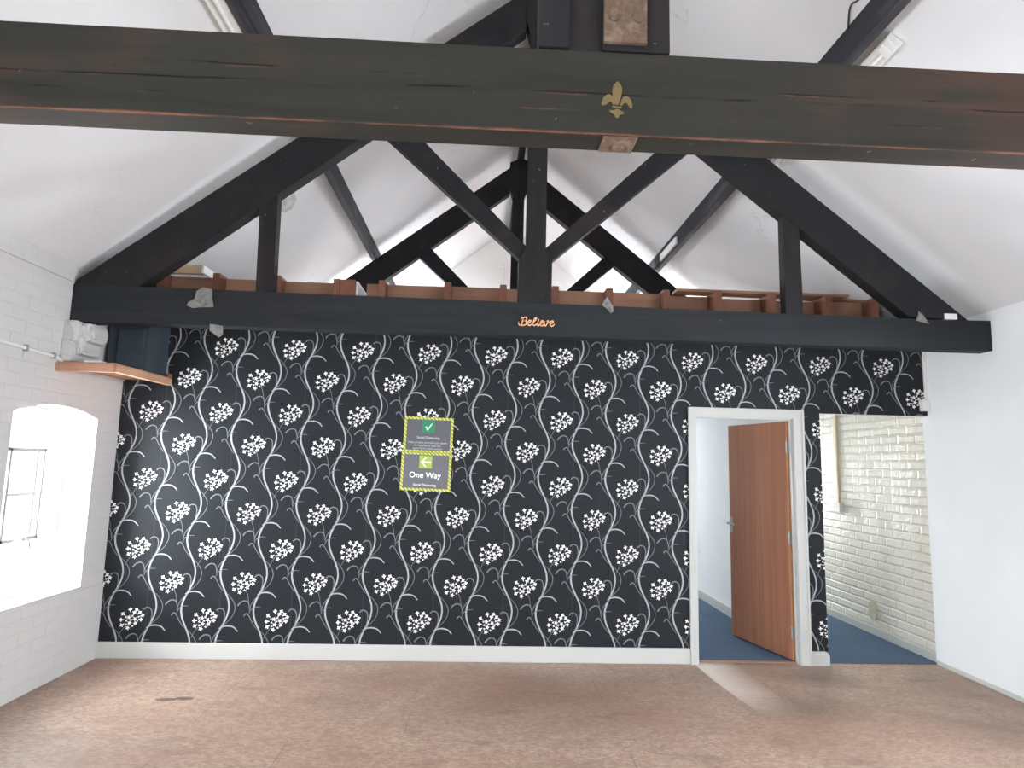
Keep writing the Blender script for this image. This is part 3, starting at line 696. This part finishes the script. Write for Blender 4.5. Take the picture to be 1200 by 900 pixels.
pts = [(2.012, -2.5, roof_r(2.012) - 0.012), (2.000, -2.016, roof_r(2.000) - 0.006), (1.985, -1.914, roof_r(1.985) - 0.010), (2.035, -1.80, roof_r(2.035) - 0.014), (2.045, -1.747, roof_r(2.045) - 0.012), (2.050, -1.62, roof_r(2.05) - 0.012), (2.052, -1.40, roof_r(2.052) - 0.012)]
pts = [(p[0] - 0.055, p[1], roof_r(p[0] - 0.055) - 0.012) for p in pts]
tube(bm, catmull(pts, 6), 0.0045, 8)
tag(obj('ceiling_cable', bm, M['dark_wire'], smooth=True), 'thin dark cable looping along the ceiling above the near tie beam', 'cable')
bm = bmesh.new(); tube(bm, [(0.245, YG - 0.012, 4.62), (0.24, YG - 0.012, 4.2), (0.235, YG - 0.012, 3.9)], 0.010, 8); box(bm, 0.215, 0.265, YG - 0.03, YG, 4.60, 4.65, bev=0.004)
tag(obj('wall_conduit', bm, M['upvc']), 'thin white conduit on the far gable wall beside the farthest king post', 'conduit')

# ------------------------------------------------------------------ joists, noggins and loose boards above the papered wall
JX = [-2.575, -2.144, -1.671, -1.206, -0.846, -0.321, 0.127, 0.55, 0.997, 1.461, 1.886, 2.343, 2.811, 3.223]
ORD = ['first', 'second', 'third', 'fourth', 'fifth', 'sixth', 'seventh', 'eighth', 'ninth', 'tenth', 'eleventh', 'twelfth', 'thirteenth', 'fourteenth']
for k, x in enumerate(JX):
    bm = bmesh.new(); w = 0.027
    dz = random.uniform(-0.006, 0.006)
    box(bm, x - w, x + w, -0.02 + random.uniform(-.02, .02), YG - 0.02, 2.742, 2.928 + dz, bev=0.003)
    tag(obj('ceiling_joist', bm, M['raw']), 'reddish bare timber joist end above the papered wall, %s from the window wall' % ORD[k], 'joist', 'joists above the papered wall')
for k in range(len(JX) - 1):
    a, b = JX[k] + 0.027, JX[k + 1] - 0.027
    if k == 3: a = -0.985
    bm = bmesh.new(); y = (0.085 if k < 9 else 0.14) + random.uniform(-.01, .01)
    box(bm, a, b, y, y + 0.045, 2.742, 2.922 + random.uniform(-.008, .004), bev=0.003)
    tag(obj('timber_noggin', bm, M['rawx']), 'bare timber noggin between the %s and %s joists from the window wall' % (ORD[k], ORD[k + 1]), 'noggin', 'noggins between the joists')
def board(name, x0, x1, y0, y1, z0, z1, m, label, cat='board', rot=None):
    bm = bmesh.new(); box(bm, x0, x1, y0, y1, z0, z1, bev=0.003, rot=rot); tag(obj(name, bm, m), label, cat)
board('pale_plank', -2.79, -2.285, 0.02, 0.065, 2.935, 3.005, M['pale'], 'pale yellow plank on edge on the joists at the window end')
board('white_board', -2.280, -2.262, 0.0, 0.26, 2.936, 3.000, M['white_paint'], 'short bright white board beside the pale plank end above the joists')
board('white_board', -1.058, -1.040, 0.0, 0.52, 2.80, 2.912, M['white_paint'], 'white board on edge between the fourth and fifth joists from the window wall')
board('short_block', -1.176, -1.062, -0.02, 0.03, 2.742, 2.920, M['raw'], 'short reddish timber block between the fourth joist and the white board', 'block')
board('flat_plank', 1.56, 3.02, 0.02, 0.16, 2.935, 2.957, M['rawx'], 'long thin bare plank lying flat across the joists on the doorway side')
board('tilted_plank', 2.62, 3.36, 0.17, 0.29, 2.948, 2.972, M['rawx'], 'tilted bare plank end resting on the long flat plank', rot=Matrix.Rotation(math.radians(4), 3, 'Y'))

# torn plastic scraps
def scrap(label, outline, y, hang=0.012, seed=1, m='scrap', cat='scrap'):
    rnd = random.Random(seed); bm = bmesh.new()
    cx = sum(p[0] for p in outline) / len(outline); cz = sum(p[1] for p in outline) / len(outline)
    rings = []
    for s in (1.0, 0.66, 0.33):
        rings.append([bm.verts.new((cx + (x - cx) * s + rnd.uniform(-.004, .004), y - rnd.uniform(0.001, hang), cz + (z - cz) * s + rnd.uniform(-.004, .004))) for x, z in outline])
    c = bm.verts.new((cx, y - hang, cz)); n = len(outline)
    for A, B in zip(rings, rings[1:]):
        for k in range(n): bm.faces.new((A[k], A[(k + 1) % n], B[(k + 1) % n], B[k]))
    for k in range(n): bm.faces.new((rings[-1][k], rings[-1][(k + 1) % n], c))
    bmesh.ops.solidify(bm, geom=bm.faces[:], thickness=0.0015)
    return tag(obj('plastic_scrap', bm, M[m]), label, cat, 'torn scraps caught on the timber')
scrap('crumpled torn plastic scrap hanging over the tie beam by the window end', [(-2.03, 2.50), (-1.99, 2.485), (-1.93, 2.49), (-1.845, 2.492), (-1.868, 2.55), (-1.865, 2.612), (-1.93, 2.628), (-1.97, 2.60), (-1.985, 2.55), (-2.02, 2.52)], -0.702, 0.02, 3)
scrap('small torn scrap hanging under the tie beam against the wallpaper', [(-1.87, 2.33), (-1.83, 2.30), (-1.80, 2.285), (-1.78, 2.31), (-1.785, 2.368), (-1.83, 2.378), (-1.87, 2.376)], -0.6995, 0.006, 5)
scrap('grey torn scrap on the tie beam below the ninth joist', [(0.80, 2.60), (0.83, 2.585), (0.86, 2.545), (0.885, 2.56), (0.88, 2.60), (0.86, 2.635), (0.835, 2.66), (0.82, 2.63)], -0.702, 0.02, 8)
scrap('grey triangular scrap where the rafter meets the tie beam, doorway side', [(3.06, 2.575), (3.10, 2.56), (3.155, 2.548), (3.14, 2.58), (3.115, 2.61), (3.085, 2.645), (3.075, 2.61)], -0.704, 0.01, 9)
scrap('white paper flap peeling from the ceiling beyond the queen post, window side', [(-1.73, 3.50), (-1.66, 3.46), (-1.60, 3.50), (-1.58, 3.58), (-1.60, 3.66), (-1.66, 3.64), (-1.70, 3.57)], 0.02, 0.03, 11, 'upvc', 'paper flap')
scrap('white paper flap peeling from the ceiling just above the pale plank', [(-2.13, 3.28), (-2.07, 3.30), (-2.03, 3.31), (-2.03, 3.37), (-2.08, 3.36), (-2.12, 3.33)], 0.0, 0.02, 12, 'upvc', 'paper flap')
bm = bmesh.new(); box(bm, 3.28, 3.375, -0.70, -0.62, 2.589, 2.632, bev=0.004)
tag(obj('white_block', bm, M['white_paint']), 'small white block on the doorway end of the whole dark truss', 'block')

# word on the tie beam: one continuous script word cut in wood
def word():
    bm = bmesh.new()
    s = 0.249 / 850.0; ox, oz, y = 0.219, 2.500, T2.y - 0.012
    # strokes read off the lettering, units of the word's own width
    strokes = [[(8, 150), (0, 120), (12, 178), (45, 200), (78, 180), (92, 120), (112, 30), (88, 22), (58, 40)],
               [(112, 30), (150, 8), (192, 18), (196, 55), (160, 88), (122, 96), (172, 98), (196, 140), (170, 185), (110, 204), (45, 200)],
               [(196, 165), (250, 140), (292, 105), (280, 76), (246, 90), (222, 140), (236, 188), (270, 200), (318, 172)],
               [(318, 172), (380, 100), (424, 40), (412, 12), (380, 40), (350, 120), (352, 180), (384, 200), (420, 175), (440, 150)],
               [(484, 44), (466, 110), (456, 170), (470, 200), (504, 176)],
               [(498, 170), (548, 140), (590, 105), (578, 76), (542, 90), (518, 140), (530, 188), (562, 200), (602, 165), (628, 80)],
               [(628, 80), (622, 150), (634, 196), (664, 180), (696, 120), (706, 78), (690, 70), (690, 96), (716, 106), (742, 98)],
               [(736, 160), (786, 138), (826, 104), (814, 76), (778, 88), (752, 140), (764, 188), (798, 200), (834, 182), (850, 150)]]
    for st in strokes:
        L = catmull([(ox + x * s, 0, oz - z * s) for x, z in st], 6); m = len(L) - 1; w = 0.0036; prev = None
        for i, p in enumerate(L):
            t = (L[min(i + 1, m)] - L[max(i - 1, 0)]).normalized(); nx, nz = -t.z, t.x
            q = [bm.verts.new((p.x + sg * nx * w, yy, p.z + sg * nz * w)) for sg in (1, -1) for yy in (y, T2.y)]
            if prev:
                for a, b in ((0, 1), (1, 3), (3, 2), (2, 0)): bm.faces.new((prev[a], prev[b], q[b], q[a]))
            else: bm.faces.new((q[0], q[1], q[3], q[2]))
            prev = q
        bm.faces.new((prev[0], prev[2], prev[3], prev[1]))
    return obj('word_sign', bm, M['orange'])
tag(word(), 'small peach script word Believe fixed to the dark tie beam', 'word sign')

# ------------------------------------------------------------------ ledge, padstone, box at the window corner
t = thing('corner_ledge', 'bare timber ledge fixed in the corner above the window', 'ledge', (-2.62, -0.39, 2.03))
bm = bmesh.new(); box(bm, XL, -2.43, -0.77, -0.012, 2.062, 2.084, bev=0.002); obj('board', rel(bm, (-2.62, -0.39, 2.03)), M['ledge'], t)
bm = bmesh.new(); box(bm, XL, -2.43, -0.785, -0.755, 2.020, 2.075, bev=0.002); obj('fascia', rel(bm, (-2.62, -0.39, 2.03)), M['ledge'], t)
bm = bmesh.new(); box(bm, -2.460, -2.425, -0.755, -0.012, 2.026, 2.072, bev=0.002); obj('side_rail', rel(bm, (-2.62, -0.39, 2.03)), M['rail'], t)
def padstone():
    bm = bmesh.new(); rnd = random.Random(4)
    box(bm, XL, -2.715, -0.745, -0.47, 2.22, 2.366, bev=0.012); box(bm, XL, -2.735, -0.755, -0.50, 2.086, 2.235, bev=0.012)
    box(bm, -2.74, -2.645, -0.70, -0.50, 2.225, 2.362, bev=0.035); box(bm, -2.76, -2.685, -0.71, -0.50, 2.14, 2.27, bev=0.03)
    bmesh.ops.subdivide_edges(bm, edges=bm.edges[:], cuts=1)
    for v in bm.verts:
        if v.co.x > XL + 0.01: v.co += Vector((rnd.uniform(-.006, .006), rnd.uniform(-.006, .006), rnd.uniform(0, .004)))
    return obj('padstone', bm, M['brickN'])
tag(padstone(), 'lumpy white painted brick corbel under the tie beam at the window end', 'corbel')
t = thing('boxed_casing', 'dark slate painted boxing between the ledge and the tie beam', 'boxing', (-2.6, -0.2, 2.084))
bm = bmesh.new(); box(bm, -2.765, -2.475, -0.30, -0.004, 2.086, 2.735, bev=0.006); obj('casing', rel(bm, (-2.6, -0.2, 2.084)), M['slate'], t)
bm = bmesh.new(); box(bm, -2.69, -2.505, -0.316, -0.298, 2.13, 2.40, bev=0.004); obj('front_panel', rel(bm, (-2.6, -0.2, 2.084)), M['slate'], t)
bm = bmesh.new(); box(bm, -2.452, -2.43, -0.05, -0.004, 2.075, 2.115, bev=0.003)
tag(obj('wood_peg', bm, M['raw']), 'small orange wooden peg at the back end of the corner ledge', 'peg')
bm = bmesh.new(); box(bm, -2.64, -2.53, -0.755, -0.69, 2.084, 2.098, bev=0.003)
tag(obj('ledge_slip', bm, M['upvc']), 'thin white slip lying on the corner ledge below the corbel', 'slip')
# surface cable on the left wall
bm = bmesh.new()
tube(bm, catmull([(XL + 0.012, -3.0, 2.14), (XL + 0.012, -1.27, 2.12), (XL + 0.014, -1.08, 2.114), (XL + 0.012, -0.83, 2.108), (XL + 0.012, -0.72, 2.085), (XL + 0.02, -0.66, 2.10)], 6), 0.011, 10)
w = tag(obj('wall_cable', bm, M['upvc'], smooth=True), 'white cable clipped along the brick wall above the window', 'cable')
for yy, zz in ((-1.08, 2.114), (-0.83, 2.108)):
    bm = bmesh.new(); box(bm, XL, XL + 0.028, yy - 0.008, yy + 0.008, zz - 0.018, zz + 0.022, bev=0.003); obj('clip', bm, M['irond'], w)

# white bead and junction box at the right edge of the paper
bm = bmesh.new(); box(bm, 3.597, 3.618, -0.022, -0.0016, 2.07, 2.55, bev=0.003)
tag(obj('cable_trunking', bm, M['upvc']), 'thin white vertical trunking at the edge of the wallpaper by the plastered wall', 'trunking')
t = thing('junction_box', 'small white junction box at the corner above the passage opening', 'junction box', (3.60, -0.03, 2.035))
bm = bmesh.new(); box(bm, -0.045, 0.018, -0.008, 0.031, -0.045, 0.045, bev=0.005); obj('back_box', bm, M['upvc'], t)
bm = bmesh.new(); box(bm, -0.041, 0.014, -0.014, -0.007, -0.041, 0.041, bev=0.003); obj('cover', bm, M['upvc'], t)
# passage conduit with socket box, and oval cover
t = thing('passage_conduit', 'cream vertical conduit with a small box on the passage brick wall', 'conduit', (XB, 1.42, 1.16))
bm = bmesh.new(); box(bm, -0.022, 0.0, -0.028, 0.028, 0.0, 1.5, bev=0.005); obj('trunk', bm, M['cream'], t)
bm = bmesh.new(); box(bm, -0.05, 0.0, -0.09, 0.07, -0.085, 0.01, bev=0.006); obj('socket_box', bm, M['upvc'], t)
bm = bmesh.new()
pts = [(0.915 + 0.055 * math.copysign(abs(math.cos(a)) ** 0.7, math.cos(a)), 0.215 + 0.085 * math.copysign(abs(math.sin(a)) ** 0.7, math.sin(a))) for a in [2 * math.pi * k / 24 for k in range(24)]]
prism_x(bm, pts, XB - 0.014, XB + 0.001)
tag(obj('oval_cover', bm, plain('drab_cover', (196, 190, 170), 0.5, 0.4, 0.1, 20)), 'small drab oval cover low on the passage brick wall', 'cover plate')

# ------------------------------------------------------------------ posters
def poster(label, cx, cz, w, h, m, rot):
    t = thing('notice_poster', label, 'poster', (cx, 0.0, cz), group='taped notices on the wallpaper', rot=(0, rot, 0))
    bm = bmesh.new(); box(bm, -w / 2, w / 2, -0.003, 0.0, -h / 2, h / 2); obj('sheet', bm, m, t)
    bm = bmesh.new(); e = 0.016
    for a in ((-w / 2 - .004, -w / 2 + e, -h / 2, h / 2), (w / 2 - e, w / 2 + .004, -h / 2, h / 2)): box(bm, a[0], a[1], -0.005, -0.0025, a[2], a[3])
    for a in ((-w / 2 - .004, w / 2 + .004, h / 2 - e, h / 2 + .003), (-w / 2 - .004, w / 2 + .004, -h / 2 - .003, -h / 2 + e)): box(bm, a[0], a[1], -0.0052, -0.0027, a[2], a[3])
    o = obj('tape_border', bm, M['tape'], t); o['label'] = 'yellow green striped tape border'
    return t
PR = math.radians(1.2)
t = poster('upper grey notice with a green tick square and striped tape border', -0.430, 1.695, 0.375, 0.272, M['sign'], PR)
bm = bmesh.new(); box(bm, -0.052, 0.047, -0.0045, -0.003, 0.018, 0.112); obj('tick_square', bm, M['green'], t)
bm = bmesh.new()
prism(bm, [(-0.028, 0.062), (-0.019, 0.068), (-0.008, 0.052), (0.022, 0.092), (0.028, 0.090), (-0.006, 0.036), (-0.011, 0.036)], -0.0055, -0.0044); obj('tick', bm, M['ink'], t)
text('heading', 'Social Distancing', 0.026, 0.0, -0.022, -0.0036, M['ink2'], t, 0.0005)
for k, s in enumerate(('Help protect yourself and others', 'by keeping at least 2m', 'apart from other people')): text('message', s, 0.023, -0.002, -0.060 - k * 0.023, -0.0036, M['ink2'], t)
t = poster('lower grey One Way notice with a lime arrow square and striped tape border', -0.438, 1.411, 0.381, 0.292, M['sign2'], PR)
bm = bmesh.new(); box(bm, -0.056, 0.044, -0.0045, -0.003, 0.024, 0.122); obj('arrow_square', bm, M['lime'], t)
bm = bmesh.new()
prism(bm, [(-0.046, 0.073), (-0.008, 0.111), (0.004, 0.111), (-0.028, 0.079), (0.034, 0.079), (0.034, 0.067), (-0.028, 0.067), (0.004, 0.035), (-0.008, 0.035)], -0.0055, -0.0044); obj('arrow', bm, M['ink'], t)
text('title', 'One Way', 0.062, -0.006, -0.030, -0.0036, M['ink'], t, 0.0014)
text('footer', 'Social Distancing', 0.026, -0.006, -0.104, -0.0036, M['ink'], t, 0.0004)

# ------------------------------------------------------------------ sky and camera
w = bpy.data.worlds.new('sky'); S.world = w; w.use_nodes = True
bg = w.node_tree.nodes['Background']; bg.inputs[0].default_value = (0.95, 0.98, 1.0, 1); bg.inputs[1].default_value = 1.6
cam = bpy.data.cameras.new('camera'); co = bpy.data.objects.new('camera', cam); C.objects.link(co)
cam.sensor_width = 36; cam.sensor_fit = 'HORIZONTAL'; cam.lens = 738.54 / 1200 * 36; cam.clip_start = 0.05
r = Vector((0.9986530875422133, -0.04623051977590798, 0.02355312683390515)); u = Vector((-0.02909157321114818, -0.12304157156236456, 0.9919750259132355)); f = Vector((0.04296150731183726, 0.9913241199066595, 0.1242207638874518))
co.matrix_world = Matrix(((r.x, u.x, -f.x, 0), (r.y, u.y, -f.y, -4.9785), (r.z, u.z, -f.z, 1.4935), (0, 0, 0, 1)))
S.camera = co
S.view_settings.view_transform = 'Standard'; S.view_settings.look = 'None'; S.view_settings.gamma = 1; S.view_settings.use_curve_mapping = False
S.view_settings.exposure = 0.25
S.cycles.use_denoising = True
S.cycles.max_bounces = 10; S.cycles.diffuse_bounces = 6
